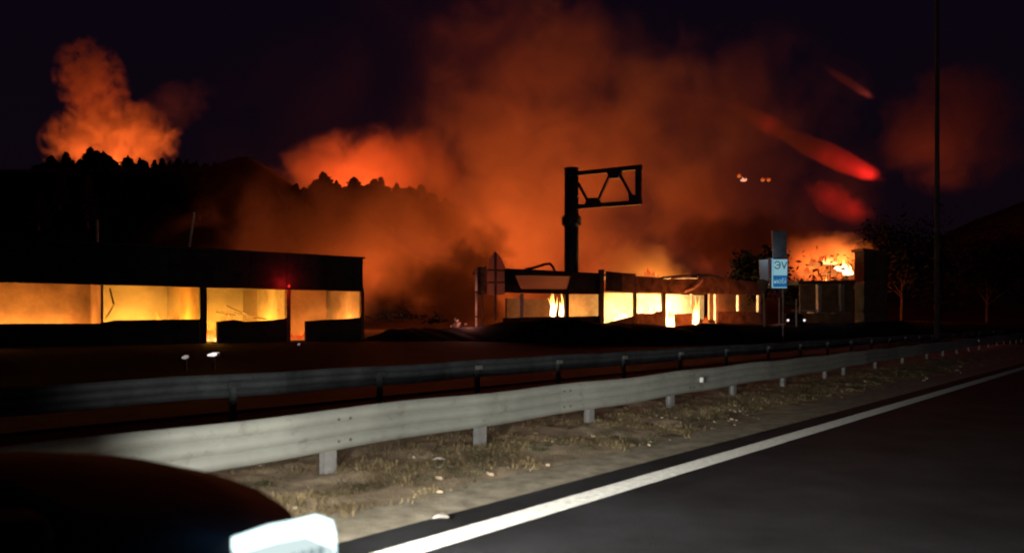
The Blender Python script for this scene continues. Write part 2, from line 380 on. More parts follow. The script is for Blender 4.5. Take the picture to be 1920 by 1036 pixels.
# ------------------------------------------------------------------ cantilever gantry
GY = 70.0; GK = GY/27; gp = at(1071.5, 600, GY); gp.z = .9
gan = thing('sign_gantry', 'tall dark cantilever gantry post with an empty lattice arm', 'gantry', gp)
ztop = at(1071, 317, GY).z; zc = at(1071, 414, GY).z; gv = lambda z: Vector((gp.x, gp.y, z))
b = MB(); b.tube([gv(z) for z in (.6, 6, ztop)], [.26*GK, .255*GK, .245*GK], 24); gpole = b.build('pole', M['darksteel'], gan, True)
b = MB(); b.tube([gv(ztop-.04), gv(ztop+.08)], .265*GK, 24); b.build('cap', M['darksteel'], gpole)
b = MB(); b.tube([gv(zc+d_*GK) for d_ in (-.22, -.10, -.1, .1, .10, .22)], [r__*GK for r__ in (.262, .30, .34, .34, .30, .262)], 24); gfl = b.build('flange', M['darksteel'], gan)
for k in range(10):
    a = k*.628; q = gv(zc)+Vector((math.cos(a)*.31*GK, math.sin(a)*.31*GK, 0)); b = MB(); b.tube([q-Vector((0, 0, .16*GK)), q+Vector((0, 0, .16*GK))], .025*GK, 6)
    b.build('bolt', M['darksteel'], gfl)
b = MB(); b.box(gv(.95), (.8*GK, .8*GK, .1)); b.build('base_plate', M['darksteel'], gan)
GU = (at(1203, 312, 25.6*GK)-at(1085, 325, GY)); GU.z = 0; GU.normalize(); GNn = Vector((-GU.y, GU.x, 0))
def gpt(px, py):
    k = (px-960)/FPX; t = (k*gp.y-gp.x)/(GU.x-k*GU.y); q = gp+GU*t; return Vector((q.x, q.y, CAMH+(HZ-py)/FPX*q.y))
def bar(name, p, q, w_, dpt, par=None):
    p, q = Vector(p), Vector(q); dr = (q-p).normalized(); s2 = dr.cross(GNn).normalized(); b = MB(); b.box((p+q)/2, ((q-p).length, dpt*GK, w_*GK), (dr, GNn, s2)); return b.build(name, M['darksteel'], par or gan)
for off in (0,):
    o_ = GNn*off
    bar('chord', gpt(1078, 326)+o_, gpt(1203, 313)+o_, .15, .12); ch = bar('chord', gpt(1078, 388)+o_, gpt(1203, 379)+o_, .15, .12)
    for a_, c_ in (((1084, 343), (1104, 380)), ((1120, 379), (1144, 326)), ((1162, 326), (1190, 378))):
        bar('brace', gpt(*a_)+o_*.9, gpt(*c_)+o_*.9, .075, .08)
    bar('end_post', gpt(1197, 311)+o_*.95, gpt(1197, 383)+o_*.95, .18, .13)
    for poly in ([(1102, 372), (1122, 371), (1127, 385), (1097, 387)], [(1138, 321), (1168, 318), (1161, 334), (1145, 335)], [(1180, 364), (1194, 366), (1194, 380), (1182, 381)]):
        b = MB(); b.prism([gpt(*c_)-GNn*.08*GK for c_ in poly], GNn*.16*GK); b.build('gusset', M['darksteel'], ch)
for px_, py_ in ((1130, 322), (1200, 313), (1130, 386), (1200, 380)):
    bar_p = gpt(px_, py_); b = MB(); b.tube([bar_p-GNn*.12*GK, bar_p+GNn*.12*GK], .035*GK, 8); b.build('cross_tie', M['darksteel'], gan)

# ------------------------------------------------------------------ facade helper
class Facade:
    def __init__(s, P, Q):
        s.P = Vector((P[0], P[1], 0)); s.u = (Vector((Q[0], Q[1], 0))-s.P).normalized(); s.n = Vector((-s.u.y, s.u.x, 0))
    def pt(s, px, py=None, v=0, z=None):
        A = s.P+s.n*v; t = ray_t(px, A, s.u); q = A+s.u*t
        return Vector((q.x, q.y, z if z is not None else CAMH+(HZ-py)/FPX*q.y))
    def panel(s, name, m, parent, pts, v0, v1, label=None, bevel=0):
        b = MB(); b.prism([s.pt(x, y, v0) for x, y in pts], s.n*(v1-v0)); o = b.build(name, m, parent, bevel=bevel)
        if label: o['label'] = label
        return o
    def zbox(s, name, m, parent, x0, x1, z0, z1, v0, v1, bevel=0):       # between columns x0..x1 as seen at v0
        a, c = s.pt(x0, v=v0, z=z0), s.pt(x1, v=v0, z=z0); b = MB()
        b.prism([a, c, c+Vector((0, 0, z1-z0)), a+Vector((0, 0, z1-z0))], s.n*(v1-v0)); return b.build(name, m, parent, bevel=bevel)

# flame tongues: twisted, tapering, several per fire
def flames(name, base, width, height, n, seed, m, udir, label, cat='fire', depth=.8, parent=None):
    r_ = random.Random(seed); b = MB()
    for i in range(n):
        o_ = (r_.random()-.5)*width; h = height*(.35+.75*r_.random())*(1-.5*abs(o_)/(width*.5+.01)); wd = min(h*(.13+.12*r_.random()), .16+.05*width, .45*width)+.03
        c = Vector(base)+Vector(udir)*o_+Vector((0, 0, 0))+Vector((-udir[1], udir[0], 0))*(r_.random()-.5)*depth
        pts = []; rs = []; ph = r_.random()*6; lean = r_.gauss(0, .18)
        for k in range(8):
            t = k/7; pts.append(c+Vector(udir)*(math.sin(ph+t*4.2)*wd*.6*t+lean*h*t)+Vector((0, 0, h*t))); rs.append(max(.006, wd*(math.sin(math.pi*min(1, t*.8+.22)))**1.2*(1-t*.55)))
        b.tube(pts, rs, 7)
    B0 = Vector(base); b.tube([B0-Vector(udir)*width*.55, B0+Vector((0, 0, .03)), B0+Vector(udir)*width*.55], [.04+depth*.1, .06+depth*.25, .04+depth*.1], 7)
    o = b.build(name, m, parent, True, org=None if parent else base)
    if not parent: tag(o, label, cat)
    return o

# ------------------------------------------------------------------ building on the left
F1 = Facade((-22.0, 41.4), (-9.76, 51.1)); Z0, ZS, ZT, ZR = .40, 1.74, 3.74, 5.80
b1 = thing('roadside_building', 'long low building with dark fascia, its open bays glowing orange from the fire inside', 'building', F1.pt(683, z=0))
XL = -330
F1.zbox('roof_slab', M['fascia'], b1, XL, 681, ZR-.28, ZR-.12, .3, 9.0)
# fascia cladding sheets
edges = [XL, -190, -70, 40, 140, 232, 318, 397, 470, 538, 605, 681]
for a_, c_ in zip(edges[:-1], edges[1:]):
    F1.zbox('fascia_sheet', M['fascia'], b1, a_+.6, c_-.6, ZT, ZR, 0+rnd.random()*.015, .12)
F1.zbox('fascia_backing', M['fascia'], b1, XL, 679, ZT+.002, ZR-.004, .125, .2)
F1.zbox('roof_trim', M['darksteel'], b1, XL, 685, ZR+.002, ZR+.11, -.10, .3)
F1.zbox('soffit_beam', M['darksteel'], b1, XL, 681, ZT-.10, ZT-.003, .02, .24)
F1.zbox('floor', M['darkwall'], b1, XL, 683, Z0-.4, Z0, -.1, 8.6)
F1.zbox('ceiling', M['dimwall'], b1, XL, 678, ZT+.2, ZT+.3, .32, 8.5)
for nm, x0, x1 in (('column', 375, 388), ('column', 537.5, 545), ('column', 677, 683), ('column', -60, -52)):
    F1.zbox(nm, M['rustfascia'] if x0 > 500 else M['darksteel'], b1, x0, x1, Z0, ZT-.11, .0, .22)
for pts in ([(-80, 607), (186, 606), (186, 700), (-80, 700)], [(187, 606), (216, 600), (374, 598), (374, 660), (187, 660)],
            [(407.5, 603), (425, 600), (440, 599), (460, 603), (505, 600), (537, 597), (537, 655), (407.5, 655)],
            [(573.5, 602), (606, 599), (640, 598), (676, 595), (676, 650), (573.5, 650)]):
    zz = [(x, y) for x, y in pts]; P = [F1.pt(x, y, .02) for x, y in zz]; P[-1].z = P[-2].z = Z0-.3
    b = MB(); b.prism(P, F1.n*.22); b.build('low_wall', M['darkwall'], b1)
for x0, x1 in ((389, 407), (546, 573)):
    F1.zbox('threshold', M['darkwall'], b1, x0, x1, Z0, Z0+.06, 0, .3)
# rear wall and the partitions between the bays
def pxv(F, px, v):
    q = F.pt(px, z=0)+F.n*v; return 960+FPX*q.x/q.y
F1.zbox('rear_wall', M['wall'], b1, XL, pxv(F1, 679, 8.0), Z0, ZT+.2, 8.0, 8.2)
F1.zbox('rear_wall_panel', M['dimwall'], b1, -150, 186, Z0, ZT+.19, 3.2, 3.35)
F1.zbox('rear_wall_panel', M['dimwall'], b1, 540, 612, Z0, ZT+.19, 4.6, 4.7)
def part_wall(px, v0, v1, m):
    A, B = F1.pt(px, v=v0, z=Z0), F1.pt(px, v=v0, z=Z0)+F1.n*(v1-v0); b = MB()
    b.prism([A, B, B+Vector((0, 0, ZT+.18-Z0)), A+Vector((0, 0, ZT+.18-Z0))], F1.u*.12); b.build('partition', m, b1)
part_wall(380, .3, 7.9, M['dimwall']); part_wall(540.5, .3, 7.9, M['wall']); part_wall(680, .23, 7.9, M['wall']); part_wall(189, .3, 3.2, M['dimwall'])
# light of the fires in each bay (below the sill line, on the floor)
for (px_, v, z, W, c) in ((120, 1.9, 1.0, 420, (1, .40, .07)), (10, 1.9, 1.0, 420, (1, .40, .07)), (-120, 1.9, 1.0, 420, (1, .40, .07)), (335, 3.4, 1.0, 1300, (1, .44, .035)), (275, 4.6, 1.1, 1300, (1, .42, .05)),
                          (482, 2.6, 1.05, 1000, (1, .42, .05)), (440, 4.6, 1.0, 950, (1, .44, .035)), (402, 1.6, .8, 160, (1, .42, .04)), (640, 1.9, 1.1, 620, (1, .34, .06)), (565, 3.2, .9, 170, (1, .30, .04))):
    q = F1.pt(px_, z=z)+F1.n*v; point('bay_fire_light', q, W, c, .45)
# boards on the far side of each bay: pale near the opening, darker further in
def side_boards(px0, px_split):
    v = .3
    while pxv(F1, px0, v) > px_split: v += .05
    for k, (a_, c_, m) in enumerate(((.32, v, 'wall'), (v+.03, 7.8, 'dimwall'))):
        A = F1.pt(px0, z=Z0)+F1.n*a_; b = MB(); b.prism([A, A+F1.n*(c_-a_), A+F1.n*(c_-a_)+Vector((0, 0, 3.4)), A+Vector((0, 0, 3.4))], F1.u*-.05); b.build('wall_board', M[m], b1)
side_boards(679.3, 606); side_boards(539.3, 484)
def fire1(px_, v, w_, h, n, seed, label, m='flame'):
    q = F1.pt(px_, v=v, z=Z0+.02); flames('fire', q, w_, h, n, seed, M[m], F1.u, label, depth=1.0)
fire1(320, 4.4, 4.2, 1.75, 26, 1, 'low flames across the floor of the second glowing bay')
fire1(430, 3.4, 1.6, 2.0, 14, 2, 'small flames beside the door opening of the third bay')
fire1(397, 4.4, 1.0, 1.2, 8, 3, 'flames seen low through the narrow door slot')
fire1(560, 3.8, 1.2, .9, 8, 4, 'low flames through the second door slot by the dark bay', 'flamelow')
# fallen timbers inside the bays
r_ = random.Random(4)
for (x0, y0, x1, y1, v) in ((196, 598, 214, 570, 1.0), (206, 540, 214, 572, 1.2), (425, 572, 480, 596, 3.0), (440, 585, 500, 598, 3.1), (405, 584, 442, 590, 2.8)):
    b = MB(); b.tube([F1.pt(x0, y0, v), F1.pt((x0+x1)/2, (y0+y1)/2+1.5, v), F1.pt(x1, y1, v)], .045, 6)
    o = b.build('fallen_beam', M['pale'] if x0 < 200 else M['debris']); tag(o, {196: 'pale leaning beam at the left edge of the second bay', 206: 'charred upright stud at the left edge of the second bay', 425: 'longest charred beam fallen across the third bay', 440: 'lowest charred beam fallen in the third bay', 405: 'short charred beam lying by the door slot flames'}[x0], 'beam')
# red beacon on the fascia and its lamp
q = F1.pt(542, 536, -.12)
rb = thing('red_beacon', 'small red warning lamp on the dark fascia above the second column', 'lamp', q)
b = MB(); b.tube([q+Vector((0, 0, -.09)), q, q+Vector((0, 0, .09))], [.05, .08, .04], 10); b.build('lens', M['redlight'], rb, True)
b = MB(); b.box(q+F1.n*.06, (.16, .05, .2), (F1.u, F1.n, Vector((0, 0, 1)))); b.build('bracket', M['darksteel'], rb)
point('beacon_light', q-F1.u*.35-F1.n*.45+Vector((0, 0, .15)), 45, RED, .08)
# masts behind the roof
for i, (x0, y0, x1, y1, w_) in enumerate(((182, 412, 183, 470, .045), (364, 398, 354, 470, .05))):
    b = MB(); A, B = F1.pt(x0, y0, .8), F1.pt(x1, y1, .8); b.tube([B, A], w_*1.4, 8); o = b.build('roof_mast', M['pale'], org=None)
    tag(o, ['upright pale mast rising from the left end of the dark roof', 'leaning pale mast near the middle of the dark roof'][i], 'mast')

# ------------------------------------------------------------------ damaged kiosks to the right
F2 = Facade((-.6, 60.0), (25.0, 78.0))
b2 = thing('burning_kiosk', 'row of burning roadside kiosks with sagging fascia and white-hot openings', 'kiosk', F2.pt(945, z=0))
f = lambda *a, **k: F2.panel(*a, **k)
f('fascia_sheet', M['fascia'], b2, [(947, 503), (1003, 505), (1003, 516), (966, 516), (977, 541), (977, 549), (947, 548)], 0, .15)
f('fascia_sheet', M['fascia'], b2, [(1003, 505), (1070, 509), (1070, 517.5), (1003, 516)], .004, .15)
f('fascia_sheet', M['fascia'], b2, [(1071, 509), (1130, 512), (1130, 551), (1064, 551), (1064, 541), (1071, 518)], .008, .15)
f('fascia_sheet', M['fascia'], b2, [(977.5, 541), (1063, 542), (1063, 551), (977.5, 549)], .012, .15)
f('frosted_panel', M['frost'], b2, [(966, 516.5), (1003, 516.5), (1070, 518), (1063, 541.5), (978, 540.5)], .06, .09, label='pale translucent trapezoid panel in the fascia')
f('fascia_sheet', M['fascia'], b2, [(1138, 508), (1166, 511), (1166, 547), (1137, 545)], -.03, .12)
f('fascia_sheet', M['rustfascia'], b2, [(1166.5, 511), (1192, 513), (1192, 548), (1166.5, 547)], .0, .14)
f('fascia_sheet', M['rustfascia'], b2, [(1192.5, 517), (1225, 519), (1252, 523), (1252, 549), (1192.5, 548)], .02, .16)
f('fascia_sheet', M['rustfascia'], b2, [(1252.5, 523), (1310, 522), (1310, 550), (1252.5, 549.5)], .05, .18)
f('fascia_sheet', M['rustfascia'], b2, [(1310.5, 519), (1368, 521), (1368, 551), (1310.5, 550)], .02, .18)
f('fascia_sheet', M['rustfascia'], b2, [(1368.5, 523), (1428, 529), (1428, 553), (1368.5, 551)], .04, .18)
f('roof_hump', M['rustfascia'], b2, [(1255, 521), (1275, 516), (1310, 513), (1345, 516), (1352, 520), (1310, 521)], .3, 2.4)
f('roof_slab', M['rustfascia'], b2, [(947, 506), (1125, 514), (1190, 517), (1190, 520), (947, 509)], .2, 5)
# bent metal: arch on the roof, peeled strips
b = MB(); b.tube([F2.pt(x, y, .1) for x, y in ((985, 505), (1003, 501), (1022, 495), (1031, 494), (1036, 499), (1040, 508))], .11, 8); b.build('bent_tube', M['darksteel'], b2, True)
b = MB(); b.sweep([(0, 0), (0, .22), (.02, .22), (.02, 0)], [(F2.pt(x, y, v), F2.n) for x, y, v in ((1284, 549, -.1), (1300, 544, -.25), (1312, 534, -.3), (1318, 527, -.2))], True); b.build('peeled_sheet', M['palesheet'], b2)
b = MB(); b.sweep([(0, 0), (0, .12), (.02, .12), (.02, 0)], [(F2.pt(x, y, v), F2.n) for x, y, v in ((1258, 523, -.1), (1278, 521, -.3), (1296, 519, -.2))], True); b.build('peeled_sheet', M['palesheet'], b2)
for nm, m, x0, x1, y0, y1, v0 in (('column', 'darksteel', 1125.5, 1133, 505, 640, -.2), ('column', 'pale', 978, 981.5, 550, 600, .1), ('column', 'darksteel', 1190, 1194, 548, 612, .05), ('column', 'darksteel', 1243, 1249, 549, 612, .05), ('column', 'pale', 1297.5, 1299.5, 551, 600, .1),
                          ('column', 'pale', 1342, 1347, 551, 620, .1), ('column', 'pale', 1384.5, 1387.5, 553, 600, .2), ('column', 'pale', 1422, 1425.5, 553, 600, .2), ('column', 'darksteel', 1060, 1067, 551, 620, .1)):
    f(nm, M[m], b2, [(x0, y0), (x1, y0), (x1, y1), (x0, y1)], v0, v0+.25)
for m, pts in (('darkwall', [(945, 596), (1000, 594), (1059, 593), (1059, 640), (945, 640)]), ('darkwall', [(1067.5, 593), (1125, 592), (1125, 640), (1067.5, 640)]), ('darkwall', [(1133.5, 606), (1189.5, 592), (1189.5, 640), (1133.5, 640)]),
               ('rustfascia', [(1194.5, 587), (1228, 587), (1233, 583.5), (1242.5, 583.5), (1242.5, 640), (1194.5, 640)]), ('rustfascia', [(1267, 588), (1297, 587), (1297, 640), (1267, 640)]), ('darkwall', [(1242.7, 613), (1266.7, 613), (1266.7, 640), (1242.7, 640)]), ('rustfascia', [(1309, 598), (1341, 600), (1341, 640), (1309, 640)]),
               ('rustfascia', [(1347.5, 584), (1384, 583), (1421, 585), (1428, 588), (1428, 640), (1347.5, 640)])):
    f('low_wall', M[m], b2, pts, .02, .2)
def F2w(name, m, x0, x1, z0, z1, v0, v1): return F2.zbox(name, M[m], b2, x0, x1, z0, z1, v0, v1)
F2w('rear_wall', 'wall', 1066, 1128, 1.1, 4.1, 4.0, 4.2); F2w('rear_wall', 'wall', 1128.5, 1320, 1.1, 4.4, 6.0, 6.2); F2w('rear_wall', 'dimwall', 1330, 1436, .8, 4.5, 4.0, 4.2); F2w('rear_wall', 'dimwall', 950, 1030, .8, 3.6, 4.0, 4.2)
F2w('floor', 'darkwall', 945, 1428, .85, .95, .1, 6.3)
# the white-hot rooms
for (px_, v, z, W, c) in ((1100, 2.2, 2.0, 420, (1, .36, .07)), (1165, 3.6, 1.9, 2200, (1, .55, .15)), (1222, 4.0, 2.0, 3800, (1, .66, .24)), (1275, 4.0, 1.9, 4200, (1, .66, .26)), (1370, 2.2, 2.0, 160, (1, .22, .04)), (1310, 1.5, 1.9, 260, (1, .4, .1)), (1010, 2.0, 1.9, 40, (1, .3, .1))):
    point('kiosk_fire_light', F2.pt(px_, v=v, z=z), W, c, .5)
def fire2(px_, py_, v, w_, h, n, seed, label, m='flamehot'):
    flames('fire', F2.pt(px_, py_, v), w_, h, n, seed, M[m], F2.u, label, depth=.5)
fire2(1037, 592, .6, .22, 2.6, 9, 11, 'thin pale pillar of flame, left of the pair behind the frosted fascia')
fire2(1054, 592, .6, .22, 2.5, 9, 12, 'pale flame beside the dark pillar under the frosted fascia')
fire2(1258, 614, .5, .5, 2.6, 16, 13, 'white-hot flame filling the narrow slot in the kiosk wall')
fire2(1304, 606, .3, .16, 3.4, 9, 14, 'tall thin flame climbing the end of the hottest kiosk')
fire2(1170, 604, 3.0, 2.0, 1.3, 14, 15, 'low white-hot flames behind the slanting kiosk wall')
fire2(1222, 600, 4.0, 2.4, 2.2, 14, 16, 'bright flames in the middle kiosk room')
fire2(1212, 520, 3.2, 3.0, 1.0, 16, 17, 'flames breaking through above the kiosk roof', 'flamelow')
flames('fire', F2.pt(1325, 607, -1.2), .9, 1.0, 8, 18, M['flamelow'], F2.u, 'small dull flame at the foot of the scorched kiosk wall', depth=.4)
point('kiosk_front_light', F2.pt(1322, 590, -2.2), 620, (1, .2, .04), .5)
point('kiosk_front_light', F2.pt(1230, 606, -2.4), 170, (1, .2, .04), .5)  # added lamps without a flame, here and next, brighten the kiosk fascia
point('kiosk_front_light', F2.pt(1405, 596, -2.6), 200, (1, .2, .04), .5)
# house-shaped pane sign
hs = thing('gable_sign', 'pale house-shaped panel divided into six panes by dark bars', 'sign', F2.pt(930, z=0))
for pts in ([(914, 504), (918, 485), (926.5, 474), (926.5, 504)], [(931.5, 474), (940, 484), (949, 504), (931.5, 504)], [(915, 508), (927, 508), (927, 527), (915, 527)], [(932, 508), (946, 508), (946, 527), (932, 527)], [(916, 531), (928, 531), (928, 552), (916, 552)], [(932, 531), (946.5, 531), (946.5, 552), (932, 552)]):
    F2.panel('pane', M['frost'], hs, pts, -1.0, -.96)
F2.panel('mullion', M['rustfascia'], hs, [(927, 472), (931.4, 472), (931.4, 600), (928, 600)], -1.05, -.93)
for y in (504.5, 527.5): F2.panel('cross_bar', M['rustfascia'], hs, [(914, y), (948, y), (948, y+3), (914, y+3)], -1.03, -.94)
# dark panel and white pole at the left end
ep = thing('kiosk_end_panel', 'dark upright sheet between the thin white pole and the gable sign', 'panel', F2.pt(905, z=0))
F2.panel('sheet', M['rustfascia'], ep, [(897, 500), (912, 500), (913, 552), (897, 552)], -.8, -.7); F2.panel('leg', M['rustfascia'], ep, [(903, 552), (906, 552), (906, 625), (903, 625)], -.78, -.72)
wp = thing('white_pole', 'thin pale pole with two joints at the left end of the kiosks', 'pole', F2.pt(893, z=0))
for y0, y1 in ((503, 546), (547.5, 592), (594, 640)):
    b = MB(); b.tube([F2.pt(893, y0, -1.6), F2.pt(893, y1, -1.6)], .085, 8); b.build('tube', M['pale'], wp, True)
for y in (547, 593):
    b = MB(); b.tube([F2.pt(893, y-1.2, -1.6), F2.pt(893, y+1.2, -1.6)], .11, 8); b.build('joint', M['darksteel'], wp)
# debris heaps between the buildings
def heap(px_, py_, Y, w_, h, n, seed, label, m):
    r_ = random.Random(seed); c = at(px_, py_, Y); b = MB()
    for i in range(n):
        a = r_.random()*3.14; e = Vector((math.cos(a), math.sin(a)*.5, r_.gauss(0, .5))).normalized(); s2 = e.cross(Vector((.1, .9, .3))).normalized()
        ln = w_*(.15+.3*r_.random()); q = c+Vector((r_.gauss(0, w_*.28), r_.gauss(0, .5), abs(r_.gauss(0, h*.4))))
        b.box(q, (ln, .06+.1*r_.random(), .05+.12*r_.random()), (e, s2, e.cross(s2)))
    return tag(b.build('debris_heap', M[m], org=c), label, 'debris', kind='stuff')
heap(728, 598, 58, 1.8, 1.0, 26, 1, 'heap of burnt sheets beside the end of the long building', 'debris')
heap(760, 596, 60, 1.6, .7, 20, 2, 'low heap of twisted metal in the smoky gap', 'debris')
heap(856, 612, 56, .7, .5, 14, 3, 'small pinkish pile of pale scraps on the dark bank', 'palesheet')
heap(820, 604, 62, 2.2, .6, 20, 5, 'wide low pile of charred scrap in front of the smoke', 'debris')

point('pole_sign_fill_light', at(880, 600, 54), 170, (1, .32, .25), .3)  # added fill lamp that brightens the white pole and gable sign
# ------------------------------------------------------------------ dark embankment before the kiosks
pts = [(686, 640, 50), (700, 630, 51), (716, 627, 51), (735, 616, 52), (800, 615, 53), (890, 613, 54), (940, 603, 55), (1000, 597, 56), (1060, 595, 57), (1130, 607, 58), (1190, 606, 60), (1260, 612, 62), (1320, 606, 63), (1400, 606, 66), (1450, 610, 68), (1560, 606, 72), (1700, 600, 80), (1900, 606, 90)]
b = MB(); K = 150; W = 10
for i in range(K+1):
    x_ = 686+(1900-686)*i/K
    for (x0, y0, Y0), (x1, y1, Y1) in zip(pts[:-1], pts[1:]):
        if x0 <= x_ <= x1+1e-6: t = (x_-x0)/(x1-x0); py_, Y = y0+(y1-y0)*t, Y0+(Y1-Y0)*t; break
    c = at(x_, py_, Y); c.z += .10*noise.noise(c*.9)+.06*noise.noise(c*3); top = c.z
    for j in range(W+1):
        t = (j-W/2)/(W/2); q = c-BN*0+Vector((BN.x, BN.y, 0))*(t*6 if t < 0 else t*3); zz = -.3+(top+.3)*(1-abs(t)**1.6)
        q = Vector((q.x, q.y, zz+.08*noise.noise(q*1.3)*(1-abs(t)))); b.v.append(tuple(q))
b.f = [(i*(W+1)+j, (i+1)*(W+1)+j, (i+1)*(W+1)+j+1, i*(W+1)+j+1) for i in range(K) for j in range(W)]
struct(b.build('embankment', M['ground'], smooth_=True))

# ------------------------------------------------------------------ signs on the right
SY = 58.0; F3 = Facade((20.0, SY), (30.0, SY+1.5))
sg = thing('lit_sign', 'lit white and blue sign on a pole at the end of the kiosks', 'sign', F3.pt(1463, z=0))
F3.panel('cabinet', M['blue'], sg, [(1444, 483), (1478.5, 484), (1476, 540), (1444, 540)], .02, .45)
F3.panel('face', M['signface'], sg, [(1450, 486), (1476.5, 486), (1476, 516), (1450, 516)], -.005, .0)
F3.panel('blue_band', M['signblue'], sg, [(1450, 516.5), (1476, 516.5), (1475.5, 537.5), (1450, 537.5)], -.005, .0)
for pl in ([(1447.5, 484), (1449.5, 484), (1449.5, 539.5), (1447.5, 539.5)], [(1449.6, 537.6), (1475.5, 537.6), (1475.5, 539.5), (1449.6, 539.5)]): F3.panel('frame', M['signface'], sg, pl, -.03, .01)
def txt(body, px_, py_, h, m, parent, sxx=1.0):
    c = bpy.data.curves.new('lettering', 'FONT'); c.body = body; c.size = h; c.extrude = .006; c.align_x = 'CENTER'; c.align_y = 'CENTER'
    o = bpy.data.objects.new('lettering', c); col.objects.link(o); o.data.materials.append(m)
    bpy.context.view_layer.update(); me = bpy.data.meshes.new_from_object(o.evaluated_get(bpy.context.evaluated_depsgraph_get())); bpy.data.objects.remove(o); me.materials.clear(); me.materials.append(m); o = bpy.data.objects.new('lettering', me); col.objects.link(o)
    p = F3.pt(px_, py_, -.02); o.rotation_euler = (R(90), 0, math.atan2(F3.u.y, F3.u.x)); o.scale = (sxx, 1, 1); o.parent = parent; o.location = p-parent.location
    return o
txt('ЭV', 1463.5, 498, .80, M['blue'], sg, 1.0)
txt('нюБі', 1462.5, 527, .52, M['signface'], sg, .85)
b = MB(); b.tube([F3.pt(1468, 540, .2), F3.pt(1468, 640, .2)], .07, 8); b.build('pole', M['post'], sg)
F3.panel('side_board', M['white'], sg, [(1424, 487), (1440, 486), (1440, 529), (1426, 529)], .1, .2, label='grey unlit board on the left of the lit sign')
F3.panel('upper_board', M['galv2'], sg, [(1448, 432), (1475, 433), (1475, 482.5), (1450, 482.5)], .15, .3, label='dim grey board above the lit sign')
point('added_wisp_light', at(1625, 185, 150), 260, (1, .12, .08), .8)  # added lamp inside the wisp that imitates a reflection
point('sign_tube_light', F3.pt(1452, 470, -.9), 12, (.7, .85, 1), .2)
ys_ = thing('yield_sign', 'orange-lit triangular give-way sign beside the lit blue sign', 'sign', F3.pt(1432, z=0))
F3.panel('plate', M['rustfascia'], ys_, [(1420, 525), (1430, 523), (1443, 527), (1434, 549), (1430, 551)], -.4, -.36)
b = MB(); b.tube([F3.pt(1432, 530, -.33), F3.pt(1433, 612, -.33)], .06, 8); b.build('pole', M['post'], ys_)
for i, (x, y0, y1, yb) in enumerate(((1461, 558, 608, 1), (1493, 560, 584, 0))):
    o_ = thing('bollard_post', ['pale post on a white foot right under the lit sign', 'short thin pale post right of the lit sign'][i], 'post', F3.pt(x, z=0))
    b = MB(); b.tube([F3.pt(x, y0, -.8), F3.pt(x, y1 if yb else 612, -.8)], .06, 8); b.build('shaft', M['pale'], o_)
    if yb: F3.panel('foot', M['pale'], o_, [(1453, 609), (1470, 606), (1470, 608), (1456, 611)], -1.4, -.6)
# portico with two pale columns under the burning tree
F4 = Facade((30, 80.0), (40, 82.0))
pc = thing('portico', 'dark flat portico on two pale columns below the burning tree', 'portico', F4.pt(1555, z=0))
F4.panel('roof_beam', M['darksteel'], pc, [(1496, 526), (1604, 525), (1604, 532), (1497, 533)], 0, 2.4)
for x0, x1 in ((1533.5, 1541), (1576, 1584)):
    F4.panel('column', M['galv2'], pc, [(x0, 532.5), (x1, 532.5), (x1-1, 584), (x0+1, 584)], .1, .5)
    F4.panel('column_base', M['galv2'], pc, [(x0-8, 584.3), (x1+10, 584.3), (x1+10, 587), (x0-8, 587)], -.3, .9)
F4.panel('rear_wall', M['darkwall'], pc, [(1500, 534), (1600, 533), (1600, 605), (1500, 605)], 2.5, 2.7)
F4.panel('step', M['galv2'], pc, [(1486, 581), (1540, 580), (1540, 582.5), (1486, 583)], -2.0, -1.7)
point('portico_light', F4.pt(1560, 560, -6), 30, (.85, .9, 1), .3)
kb = thing('utility_building', 'dark box-shaped building standing right of the burning tree', 'building', F4.pt(1632, z=0))
F4.panel('wall', M['darkwall'], kb, [(1620, 470), (1664, 476), (1664, 612), (1620, 612)], 1, 2.6)
F4.panel('roof', M['darksteel'], kb, [(1618, 465), (1666, 471), (1666, 475.6), (1618, 469.6)], .8, 2.8)
